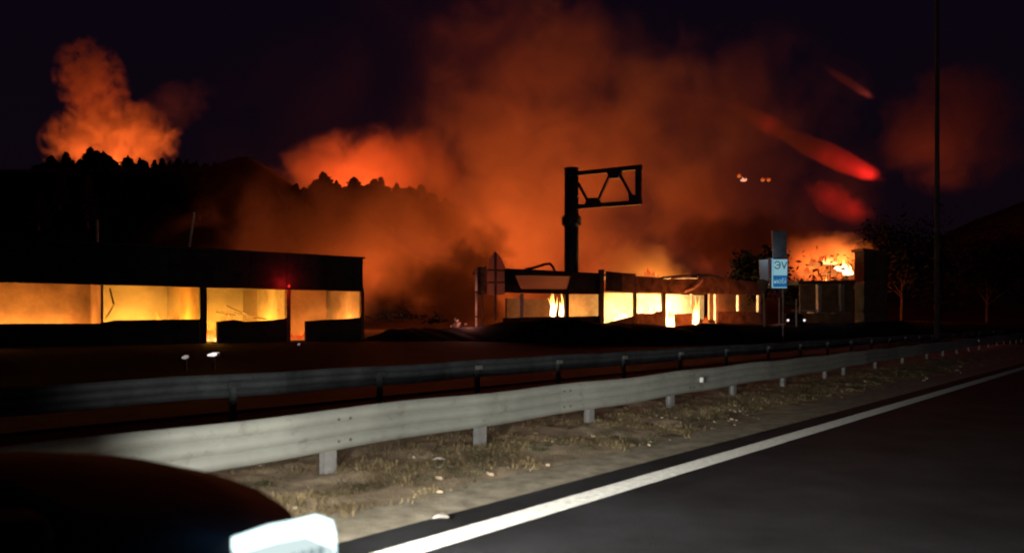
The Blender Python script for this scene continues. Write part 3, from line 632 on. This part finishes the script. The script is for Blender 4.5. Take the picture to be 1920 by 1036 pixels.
# dark car standing by the kiosks with its lamps on
def car(name, label, origin, ax, ay, L, Wd, H, hood, lamps, dark=False):
    t = thing(name, label, 'car', origin); o0 = Vector(origin)
    P = lambda x, y, z: o0+ax*x+ay*y+Vector((0, 0, z))
    fr = L/2; hz = hood
    prof = [(-fr, .35), (-fr-.02, hz*.75), (-fr+.12, hz*1.0), (-fr+.5, hz*1.03), (fr-1.15, hz*1.06), (fr-.75, hz*1.03), (fr-.38, hz*.975), (fr-.12, hz*.90), (fr, hz*.72), (fr+.03, .45), (fr-.02, .25), (-fr+.1, .22)]
    b = MB(); n = len(prof); rows = [(-1, .9), (-.985, .975), (-.93, 1.0), (-.6, 1.045), (-.3, 1.08), (0, 1.095), (.3, 1.095), (.6, 1.085), (.93, 1.04), (.985, 1.0), (1, .92)]
    for yy, k in rows:
        for (x, z) in prof:
            rr = 1-.10*(abs(yy)**4)*(1 if x > fr-.5 else 0)
            b.v.append(tuple(P(x*(rr if x > 0 else 1), yy*Wd/2*(1-.05*smooth(fr-1.4, fr, x)), z*(k if z > .5 else 1))))
    m = len(rows)
    b.f = [(i*n+k, (i+1)*n+k, (i+1)*n+(k+1) % n, i*n+(k+1) % n) for i in range(m-1) for k in range(n)]+[tuple(range(n)), tuple((m-1)*n+k for k in reversed(range(n)))]
    b.build('body', M['carpaint'], t, True)
    b = MB(); cab = [(-fr+.45, hz*1.0), (-fr+.75, H*.93), (-fr+1.1, H), (fr-2.1, H), (fr-1.75, H*.95), (fr-1.0, hz*1.03)]; n = len(cab)
    for yy, zz in ((-.9, 0), (-.72, 1), (.72, 1), (.9, 0)):
        for x, z in cab: b.v.append(tuple(P(x, yy*Wd/2 if z < hz*1.1 else yy/abs(yy)*.76*Wd/2, z-(.03 if zz == 0 else 0))))
    b.f = [(i*n+k, (i+1)*n+k, (i+1)*n+(k+1) % n, i*n+(k+1) % n) for i in range(3) for k in range(n)]+[tuple(range(n)), tuple(3*n+k for k in reversed(range(n)))]
    b.build('cabin', M['carpaint'], t)
    b = MB(); b.prism([P(fr-1.0+.012, y, hz*1.07) for y in (-.72*Wd/2, .72*Wd/2)]+[P(fr-1.70, y, H*.93) for y in (.70*Wd/2, -.70*Wd/2)], ax*.02+Vector((0, 0, .02))); b.build('windscreen', M['glassd'], t)
    for s2 in (-1, 1):
        for x0, x1 in ((-fr+.95, -fr+2.0), (-fr+2.1, fr-1.5)):
            b = MB(); b.prism([P(x0, s2*.86*Wd/2, hz*1.12), P(x1+.2, s2*.86*Wd/2, hz*1.12), P(x1, s2*.79*Wd/2, H*.92), P(x0+.15, s2*.79*Wd/2, H*.92)], ay*s2*.03); b.build('side_window', M['glassd'], t)
        b = MB(); c = P(fr-1.25, s2*(Wd/2+.09), hz*1.12); b.box(c, (.12, .2, .14), (ax, ay, Vector((0, 0, 1)))); b.build('mirror', M['carpaint'], t, bevel=.03)
        for xx in (-fr+.85, fr-.85):
            w_ = MB(); c = P(xx, s2*(Wd/2-.1), .34); w_.tube([c-ay*.11, c+ay*.11], .34, 24); ty = w_.build('wheel', M['rubber'], t)
            w_ = MB(); w_.tube([c+ay*s2*.112, c+ay*s2*.122], .2, 16); w_.build('rim', M['rim'], ty)
    b = MB(); b.box(P(fr+.04, 0, .42), (.12, Wd*.9, .28), (ax, ay, Vector((0, 0, 1)))); b.build('bumper', M['carpaint'], t, bevel=.04)
    b = MB()
    for k in range(5): b.box(P(fr+.045, 0, .60+.05*k), (.03, Wd*.42, .018), (ax, ay, Vector((0, 0, 1))))
    for k in (-1, 1): b.box(P(fr+.04, k*Wd*.2, .70), (.025, .02, .24), (ax, ay, Vector((0, 0, 1))))
    b.build('grille', M['darksteel'], t)
    return t, P
cy_ = 72.0; cc = at(1488, 600, cy_); cc.z = .95
ax_ = Vector((-.25, -1, 0)).normalized(); ay_ = Vector((1, -.25, 0)).normalized()
t_, P_ = car('parked_car', 'dark car with two small lit headlamps standing below the lit sign', cc, ax_, ay_, 4.3, 1.75, 1.42, .85, None)
for s2, k in ((-1, 'lamp'), (1, 'lamp')):
    b = MB(); c = P_(2.13, s2*.70, .80-.0); b.tube([c, c+ax_*.06], [.11, .09], 10); b.build('headlamp', M['white_light'], t_)

# ------------------------------------------------------------------ low lamps beyond the far rail
for i, (px_, py_, Y, w_, m, lab) in enumerate(((347, 669, 27, .22, 'dimlight', 'smaller of two low white lamps before the long building'), (400, 664, 27, .42, 'white_light', 'brighter of two low white lamps before the long building'),
                                        (560, 645, 40, .12, 'dimlight', 'tiny upper lamp under the second door slot'), (552, 655, 40, .10, 'dimlight', 'tiny faint lower lamp under the second door slot'))):
    p = at(px_, py_, Y); lm = thing('ground_lamp', lab, 'lamp', p, group='low lamps before the long building')
    b = MB(); b.tube([p-BD*w_*.5+Vector((0, 0, -.02)), p, p+BD*w_*.5+Vector((0, 0, .02))], [.03, .07 if w_ > .2 else .05, .045], 8); b.build('lens', M[m] if i else emit('lamp_half_glow', (1, .92, .9), .28), lm, True)
    b = MB(); z1 = p.z-.07; b.box(Vector((p.x, p.y+.06, z1/2)), (.08, .08, max(.1, z1))); b.build('stand', M['darksteel'], lm)
    b = MB(); b.box(p+Vector((0, .09, -.01)), (w_*.8, .08, .12)); b.build('housing', M['darksteel'], lm)

# ------------------------------------------------------------------ the car in the next lane with its lit headlamp
front = 1.93; L_, W_ = 4.5, 1.84; oc = road(front-L_/2-.03, 2.33+W_/2)
t_, P_ = car('dark_car', 'dark car in the near lane, its bright headlamp at the bottom edge', oc, D, DL, L_, W_, 1.72, 1.06, None)
fr = L_/2; y0 = -W_/2
for s2 in (-1,):
    Y_ = s2*W_/2; o_ = lambda x, d_, z: P_(x, Y_+s2*d_, z)
    # wrap-around lamp: side glass with a hot upper reflector and ribs
    b = MB(); prof = [(fr-.585, 1.035, .80), (fr-.45, 1.05, .76), (fr-.33, 1.045, .74), (fr-.25, 1.045, .72), (fr-.20, 1.02, .70), (fr-.17, .96, .70), (fr-.16, .88, .70)]
    inset = [.0, .0, -.005, -.015, -.03, -.05, -.07]
    top = [P_(x, s2*(W_/2+.012+i_), zt) for (x, zt, zb), i_ in zip(prof, inset)]; bot = [P_(x, s2*(W_/2+.02+i_), zb) for (x, zt, zb), i_ in zip(prof, inset)]
    mid = [q.lerp(w__, .17 if k < 3 else .30) for k, (q, w__) in enumerate(zip(top, bot))]
    def band(a, c, name, m, n=5):
        b = MB(); k = len(a); b.v = [tuple(v) for v in a]+[tuple(v) for v in c]+[tuple(v-DL*s2*.05) for v in a]+[tuple(v-DL*s2*.05) for v in c]
        b.f = [(i, i+1, k+i+1, k+i) for i in range(k-1)]+[(2*k+i, 2*k+i+1, i+1, i) for i in range(k-1)]+[(k+i, k+i+1, 3*k+i+1, 3*k+i) for i in range(k-1)]+[(0, k, 3*k, 2*k), (k-1, 3*k-1, 4*k-1, 2*k-1)]
        return b.build(name, m, t_)
    hl = band(top[:6], mid[:6], 'headlamp', M['lamp']); 
    if s2 < 0: hl['label'] = 'bright white wrap-around headlamp'
    lens_ = band(mid, bot, 'headlamp_lens', M['lampdim'])
    for k in range(9):
        x = fr-.57+k*.036; zt = 1.035-.09; b = MB(); b.box(P_(x, s2*(W_/2+.026), .90), (.017, .014, .10), (D, DL, Vector((0, 0, 1)))); b.build('rib', M['rib'], lens_)

point('lamp_leak', P_(fr-.62, -W_/2-.05, 1.12), .35, (.25, .6, 1), .03)
# ------------------------------------------------------------------ tall unlit lamp post on the right
p = at(1757, 600, 46); p.z = 0
lp = thing('lamp_post', 'tall unlit post standing in the dark at the right', 'lamp post', p)
b = MB(); b.tube([p, p+Vector((0, 0, 23)), ], [.15, .11], 12); b.build('pole', M['darkwall'], lp)
b = MB(); b.tube([p+Vector((0, 0, 22.98)), p+Vector((0, 0, 23.08))], .14, 12); b.build('cap', M['darkwall'], lp)

# ------------------------------------------------------------------ trees
def pine_meshes(seed, h=10.0):
    r_ = random.Random(seed); tb = MB(); tb.tube([(0, 0, -.8), (.05, 0, h*.5), (0, .05, h*.97)], [.22, .13, .03], 7)
    cb = MB(); z = h*.14
    while z < h:
        t = z/h; rad = (1-t)**.8*h*.20*(.75+.5*r_.random())+.12
        for k in range(9):
            a = r_.random()*6.283; ln = rad*(.6+.55*r_.random()); q = Vector((0, 0, z+r_.gauss(0, .12))); dr = Vector((math.cos(a), math.sin(a), 0)); sd = Vector((-dr.y, dr.x, 0))
            for j in range(4):
                u = .25+.25*j; c = q+dr*ln*u+Vector((0, 0, -.22*ln*u)); w_ = .16+.30*(1-u*.6)*r_.random()+.08
                b0 = c+sd*w_+Vector((0, 0, r_.gauss(0, .07))); b1_ = c-sd*w_+Vector((0, 0, r_.gauss(0, .07))); tip = c+dr*(.28+.2*r_.random())+Vector((0, 0, -.14+.1*r_.random())); up_ = c+Vector((0, 0, .26+.15*r_.random()))
                cb.add([b0, b1_, tip, up_], [(0, 1, 2), (0, 3, 2), (1, 2, 3)])
        z += h*.026*(1.1-t*.4)
    cb.add([(-.06, 0, h*.95), (.06, 0, h*.95), (0, 0, h*1.05)], [(0, 1, 2)])
    def me(b, n_, m):
        mm = bpy.data.meshes.new(n_); mm.from_pydata(b.v, [], b.f); mm.materials.append(m); return mm
    return me(tb, 'trunk', M['bark']), me(cb, 'crown', M['needle'])
PM = [pine_meshes(s, 10) for s in (1, 2, 3, 4)]
def pine(x, y, h, label, group, k, z=None):
    o = thing('pine_tree', label, 'tree', (x, y, gh(x, y) if z is None else z), group, rz=rnd.random()*6.28); s2 = h/10; w2 = s2*(.9+1.1*rnd.random()); o.scale = (w2, w2, s2)
    for me_, nm in zip(PM[k % 4], ('trunk', 'crown')):
        c = bpy.data.objects.new(nm, me_); col.objects.link(c); c.parent = o
    return o
# crest trees whose tips show against the glow: photo column, height of the tip
ORD = 'first second third fourth fifth sixth seventh eighth ninth tenth eleventh twelfth thirteenth fourteenth fifteenth sixteenth seventeenth eighteenth nineteenth twentieth twenty-first twenty-second twenty-third twenty-fourth twenty-fifth twenty-sixth twenty-seventh'.split()
crest = [(62, 318, 'far left'), (80, 306, ''), (97, 293, ''), (112, 304, ''), (124, 285, ''), (137, 300, ''), (150, 298, ''), (161, 288, ''), (170, 276, 'tallest'), (182, 282, ''), (194, 284, ''), (204, 292, ''), (214, 300, ''), (226, 316, 'gap'), (240, 292, ''), (251, 306, ''), (262, 296, ''), (276, 304, ''), (290, 300, ''), (304, 296, ''), (318, 302, ''), (334, 296, ''), (350, 300, ''), (368, 302, ''), (386, 306, ''), (404, 304, ''), (420, 312, '')]
for i, (px_, py_, _) in enumerate(crest):
    Y = 232+rnd.random()*8; top = at(px_, py_, Y); g0 = gh(top.x, Y); h = 9+2*rnd.random()
    lab = {0: 'leftmost pine on the dark ridge', 2: 'pine at the left foot of the orange smoke plume', 8: 'tallest pointed pine against the orange smoke plume'}.get(i, ORD[i]+' pine from the left along the dark crest of the left ridge')
    pine(top.x, Y, h, lab, 'pines on the left ridge', i, z=top.z-h*1.03)
crest2 = [(585, 345), (605, 322), (617, 342), (631, 338), (646, 350), (664, 332), (676, 348), (690, 346), (714, 332), (728, 350), (744, 344), (768, 350), (790, 346), (812, 362), (835, 372), (470, 330), (500, 335), (530, 340), (555, 345)]
for i, (px_, py_) in enumerate(crest2):
    Y = 246+rnd.random()*6; top = at(px_, py_, Y); h = 12+3*rnd.random()
    pine(top.x, Y, h, ORD[sorted(c[0] for c in crest2).index(px_)]+' smoke-veiled pine from the left along the middle ridge', 'pines on the middle ridge', i, z=top.z-h*1.03)
fillm = MB()
for i in range(190):
    px_ = rnd.choice([55+rnd.random()*390, 450+rnd.random()*400]); Y = 236+rnd.random()*22
    cr_ = crest if px_ < 440 else crest2; py_ = min(cr_, key=lambda c: abs(c[0]-px_))[1]+1+rnd.random()*22
    tp = at(px_, py_, Y); me_ = PM[i % 4][1]; hh = .8+.5*rnd.random(); k_ = 1.5+2.2*rnd.random()
    fillm.add([tp+Vector((v.co.x*k_, v.co.y*k_, (v.co.z-10.4)*hh)) for v in me_.vertices if True], [tuple(p_.vertices) for p_ in me_.polygons][:len(me_.polygons)])
tag(fillm.build('forest', M['needle']), None, None, kind='stuff')
for i in range(95):
    X = -165+rnd.random()*125 if i < 70 else 90+rnd.random()*130; Y = 150+rnd.random()*80; hh = 7+4*rnd.random(); px_ = 960+FPX*X/Y
    if X < 0:
        lim = min(crest if px_ < 440 else crest2, key=lambda c: abs(c[0]-px_))[1]+14; zt = at(px_, lim, Y).z; hh = min(hh, zt-gh(X, Y))
        if hh < 4 or px_ < 40: continue
    pine(X, Y, hh, 'dark pine on the hillside below the ridge', 'pines on the hillside', i)
# broad trees near the lit sign, one of them burning
def broad(name, px_, Y, zb, h, wd, n, seed, label, zc0=.35, m='leaf'):
    r_ = random.Random(seed); p = at(px_, 600, Y); p.z = zb; t = thing(name, label, 'tree', p)
    b = MB(); b.tube([p+Vector((0, 0, -.3)), p+Vector((.1, 0, h*.3)), p+Vector((0, .1, h*.6))], [.2, .14, .06], 8)
    ends = []
    for k in range(9):
        a = k*.698+r_.random()*.4; e = p+Vector((math.cos(a)*wd*.4, math.sin(a)*wd*.35, h*(.5+.45*r_.random()))); s0 = p+Vector((0, 0, h*(.22+.25*r_.random())))
        b.tube([s0, s0.lerp(e, .5)+Vector((0, 0, .2)), e], [.08, .05, .015], 6); ends.append(e)
    b.build('trunk', M['bark'], t)
    b = MB()
    for i in range(n):
        e = ends[r_.randrange(9)]; q = e.lerp(p+Vector((0, 0, h*.6)), r_.random()*.6)+Vector((r_.gauss(0, wd*.11), r_.gauss(0, wd*.11), r_.gauss(0, h*.09)))
        s2 = .16+.26*r_.random(); a1 = Vector((r_.gauss(0, 1), r_.gauss(0, 1), r_.gauss(0, 1))).normalized(); a2 = a1.orthogonal().normalized()
        b.add([q-a1*s2, q+a2*s2*.6, q+a1*s2, q-a2*s2*.6], [(0, 1, 2, 3)])
    b.build('crown', M[m], t); return t
broad('broad_tree', 1420, 84, 1.0, 8.2, 6.0, 3600, 1, 'dark leafy tree behind the left side of the lit sign')
broad('broad_tree', 1500, 92, 1.0, 5.0, 4.2, 2400, 2, 'dark leafy tree between the lit sign and the portico')
broad('burning_tree', 1556, 93, 1.0, 9.5, 7.0, 170, 3, 'thin-leaved tree on fire above the portico')
broad('broad_tree', 1690, 100, 1.0, 14, 12, 4200, 4, 'large dark tree right of the box-shaped building')
broad('broad_tree', 1850, 110, 1.0, 13, 14, 4200, 5, 'large dark tree at the far right beyond the tall post')
r_ = random.Random(31)
fl = [(1583, 498, 1.5, 1.3, 1, 'flamehot'), (1590, 505, 1.0, .9, 2, 'flamehot'), (1572, 494, .9, .9, 3, 'flamehot'), (1556, 485, 1.6, 1.2, 4, 'flame'), (1545, 527, 1.3, 1.0, 5, 'flamehot'), (1560, 529, 1.5, .7, 6, 'flame'), (1520, 520, 1.6, 1.1, 7, 'flamelow'), (1512, 505, 1.6, 1.0, 8, 'flamelow'), (1560, 505, 2.4, 1.8, 9, 'flamelow'), (1540, 490, 3.0, 1.6, 10, 'flamelow')]
labs = ['brightest flame at the right side of the burning tree', 'small hot flame under the brightest one in the burning tree', 'hot flame at the upper right of the burning tree', 'yellow flame high in the burning tree', 'yellow flame on the portico roof above its left column', 'low flame along the portico roof', 'dull red flame at the lower left of the burning tree', 'dull red flame beside the dark leafy tree', 'orange flame in the heart of the burning tree', 'widest dull orange flame in the burning tree']
for i, (x, y, w_, h, s2, m) in enumerate(fl): flames('fire', at(x, y+8, 91.5+i*.12), w_, h, 12, 40+i, M[m], Vector((1, 0, 0)), labs[i], depth=.6)
# spot fires on the slope
for i, (x, y, w_) in enumerate(((1386, 331, .5), (1394, 338, .9), (1430, 338, .5), (1441, 338, .5))):
    flames('spot_fire', at(x, y, 130), w_, .7, 6, 70+i, M['ember'] if i == 1 else M['flamelow'], Vector((1, 0, 0)), ['small red ember left of the brightest spot fire high on the slope', 'brightest pinkish spot fire high on the dark slope', 'faint spot fire, left of the pair right of the brightest one', 'faint spot fire, right of the pair right of the brightest one'][i])

# ------------------------------------------------------------------ smoke
def smoke(name, px_, py_, Y, rx, ry, rz_, dens, nscale, amp, sharp, label, tilt=0, colr=(.62, .55, .5), seed=0, gaps=0):
    c = at(px_, py_, Y); me = bpy.data.meshes.new(name); bm = bmesh.new(); bmesh.ops.create_icosphere(bm, subdivisions=3, radius=1); bm.to_mesh(me); bm.free()
    o = bpy.data.objects.new(name, me); col.objects.link(o); o.location = c; o.scale = (rx, ry, rz_); o.rotation_euler.y = R(tilt)
    m = bpy.data.materials.new(name); m.use_nodes = True; n = m.node_tree; n.nodes.clear()
    out = n.nodes.new('ShaderNodeOutputMaterial'); vo = n.nodes.new('ShaderNodeVolumePrincipled'); n.links.new(vo.outputs[0], out.inputs['Volume'])
    vo.inputs['Color'].default_value = (*colr, 1); vo.inputs['Anisotropy'].default_value = .15
    t = n.nodes.new('ShaderNodeTexCoord'); ln = n.nodes.new('ShaderNodeVectorMath'); ln.operation = 'LENGTH'; n.links.new(t.outputs['Object'], ln.inputs[0])
    sc_ = n.nodes.new('ShaderNodeVectorMath'); sc_.operation = 'MULTIPLY'; k = max(rx, ry, rz_); sc_.inputs[1].default_value = (rx/k, ry/k, rz_/k)
    off = n.nodes.new('ShaderNodeVectorMath'); off.operation = 'ADD'; off.inputs[1].default_value = (seed*3.1, seed*1.7, seed*.9)
    nz = n.nodes.new('ShaderNodeTexNoise'); nz.inputs['Scale'].default_value = nscale; nz.inputs['Detail'].default_value = 4; nz.inputs['Roughness'].default_value = .6; nz.inputs['Distortion'].default_value = .6
    n.links.new(t.outputs['Object'], sc_.inputs[0]); n.links.new(sc_.outputs[0], off.inputs[0]); n.links.new(off.outputs[0], nz.inputs['Vector'])
    a = n.nodes.new('ShaderNodeMath'); a.operation = 'SUBTRACT'; a.inputs[0].default_value = 1; n.links.new(ln.outputs['Value'], a.inputs[1])            # 1-r
    m1 = n.nodes.new('ShaderNodeMath'); m1.operation = 'MULTIPLY_ADD'; m1.inputs[1].default_value = amp; m1.inputs[2].default_value = -.5*amp-.06; n.links.new(nz.outputs[0], m1.inputs[0])
    s_ = n.nodes.new('ShaderNodeMath'); s_.operation = 'ADD'; n.links.new(a.outputs[0], s_.inputs[0]); n.links.new(m1.outputs[0], s_.inputs[1])
    mr = n.nodes.new('ShaderNodeMapRange'); mr.interpolation_type = 'SMOOTHSTEP'; mr.inputs['From Min'].default_value = 0; mr.inputs['From Max'].default_value = sharp; mr.inputs['To Max'].default_value = dens
    n.links.new(s_.outputs[0], mr.inputs['Value']); 
    ed = n.nodes.new('ShaderNodeMapRange'); ed.inputs['From Min'].default_value = 0; ed.inputs['From Max'].default_value = .12; n.links.new(a.outputs[0], ed.inputs['Value'])
    mu = n.nodes.new('ShaderNodeMath'); mu.operation = 'MULTIPLY'; n.links.new(mr.outputs[0], mu.inputs[0]); n.links.new(ed.outputs[0], mu.inputs[1]); n.links.new(mu.outputs[0], vo.inputs['Density'])
    if gaps:                                          # broad rifts between the billows
        n2 = n.nodes.new('ShaderNodeTexNoise'); n2.inputs['Scale'].default_value = gaps; n2.inputs['Detail'].default_value = 1.5; n2.inputs['Distortion'].default_value = .8; n.links.new(off.outputs[0], n2.inputs['Vector'])
        g2 = n.nodes.new('ShaderNodeMapRange'); g2.interpolation_type = 'SMOOTHSTEP'; g2.inputs['From Min'].default_value = .40; g2.inputs['From Max'].default_value = .60; g2.inputs['To Min'].default_value = .12; n.links.new(n2.outputs[0], g2.inputs['Value'])
        m3 = n.nodes.new('ShaderNodeMath'); m3.operation = 'MULTIPLY'; n.links.new(mu.outputs[0], m3.inputs[0]); n.links.new(g2.outputs[0], m3.inputs[1]); n.links.new(m3.outputs[0], vo.inputs['Density'])
    me.materials.append(m); tag(o, label, 'smoke', kind='stuff'); return o
smoke('smoke', 1070, 345, 114, 29, 20, 31, .062, 3.4, 2.3, .6, 'broad bank of orange-lit smoke over the kiosks', tilt=28, gaps=1.9)
smoke('smoke', 870, 420, 116, 20, 16, 15, .045, 3.0, 2.0, .5, 'orange smoke rising between the long building and the gantry', tilt=-20, seed=12, gaps=1.8)
smoke('smoke', 1000, 120, 126, 22, 14, 14, .025, 2.6, 2.0, .5, 'thin dark red smoke high above the gantry', tilt=20, seed=21, gaps=1.6)
smoke('smoke', 620, 455, 112, 27, 16, 13, .040, 3.2, 2.0, .5, 'low brown smoke drifting over the long building', tilt=-10, seed=8, gaps=1.6)
smoke('smoke', 850, 300, 160, 84, 16, 46, .0045, 2.2, 1.6, .6, 'thin brown smoke veiling the whole sky behind the fires', seed=31, gaps=1.7)
smoke('smoke', 320, 205, 345, 24, 14, 11, .007, 3.0, 2.2, .6, 'faint smoke trail drifting right of the left plume', tilt=-30, seed=33)
smoke('smoke', 1400, 330, 128, 25, 16, 28, .035, 2.8, 2.0, .45, 'dark red smoke right of the gantry arm', seed=9, gaps=1.8)
smoke('smoke', 730, 335, 300, 48, 28, 22, .035, 3.0, 1.9, .45, 'orange smoke glowing behind the middle ridge', seed=2)
smoke('smoke', 210, 265, 335, 31, 22, 19, .085, 3.6, 3.6, .6, 'billowing orange plume rising behind the left ridge', tilt=-8, seed=3)
smoke('smoke', 172, 155, 335, 16, 14, 21, .065, 3.6, 3.6, .6, 'leaning upper puff of the plume in the left sky', tilt=-14, seed=11)
smoke('smoke', 1790, 240, 245, 27, 16, 24, .03, 2.4, 2.0, .5, 'dim red-brown smoke in the far right sky', seed=4)
smoke('smoke', 1552, 290, 150, 13.5, 3, 2.5, .30, 1.6, .6, .25, 'added red smoke streak imitating a slanting glass reflection high right of the gantry', tilt=24, seed=5)  # added volumes, down to the wisp, stand in for red glass reflections
smoke('smoke', 1430, 228, 150, 11, 3, 2.2, .14, 1.6, .9, .5, 'faint upper end of the added red reflection streak', tilt=27, seed=18)
smoke('smoke', 1570, 378, 150, 9.5, 4, 3.8, .12, 2.4, 1.4, .6, 'added red smoke patch imitating a reflection below the slanting streak', tilt=26, seed=7)
smoke('smoke', 1592, 155, 150, 7, 2, .9, .20, 1.6, .5, .5, 'added thin grey-red reflection wisp high above the slanting streak', tilt=33, seed=19)
smoke('smoke', 1200, 505, 86, 6.5, 4, 3.6, .22, 2.4, 2.0, .6, 'yellow-lit smoke rolling over the kiosk roof', tilt=14, seed=13)
smoke('smoke', 865, 545, 92, 8, 5, 6.5, .30, 2.4, 2.0, .5, 'dark smoke hanging left of the gable sign', seed=14, colr=(.07, .05, .05))
smoke('smoke', 905, 465, 94, 5, 4, 4, .16, 2.4, 2.0, .5, 'dark wisp of smoke above the gable sign', seed=15, colr=(.10, .06, .05))
smoke('smoke', 830, 410, 96, 4, 3, 8, .08, 2.4, 1.6, .5, 'dark slanting rift in the orange smoke', tilt=-35, seed=22, colr=(.10, .06, .05))
smoke('smoke', 1400, 455, 100, 11, 6, 5.5, .22, 2.4, 2.0, .5, 'dark smoke over the right end of the kiosks', seed=16, colr=(.08, .05, .05))
smoke('smoke', 1545, 486, 98, 7.2, 4, 4.2, .24, 2.6, 1.9, .5, 'glowing smoke behind the burning tree', seed=6)
q = F1.pt(330, v=4.6, z=2.5)
sb = smoke('smoke', 960+FPX*q.x/q.y, HZ-FPX*(q.z-CAMH)/q.y, q.y, 19, 3.4, 2.1, .16, 6.0, 1.2, .6, 'amber smoke filling the open bays of the long building', seed=17); sb.rotation_euler.z = math.atan2(F1.u.y, F1.u.x)
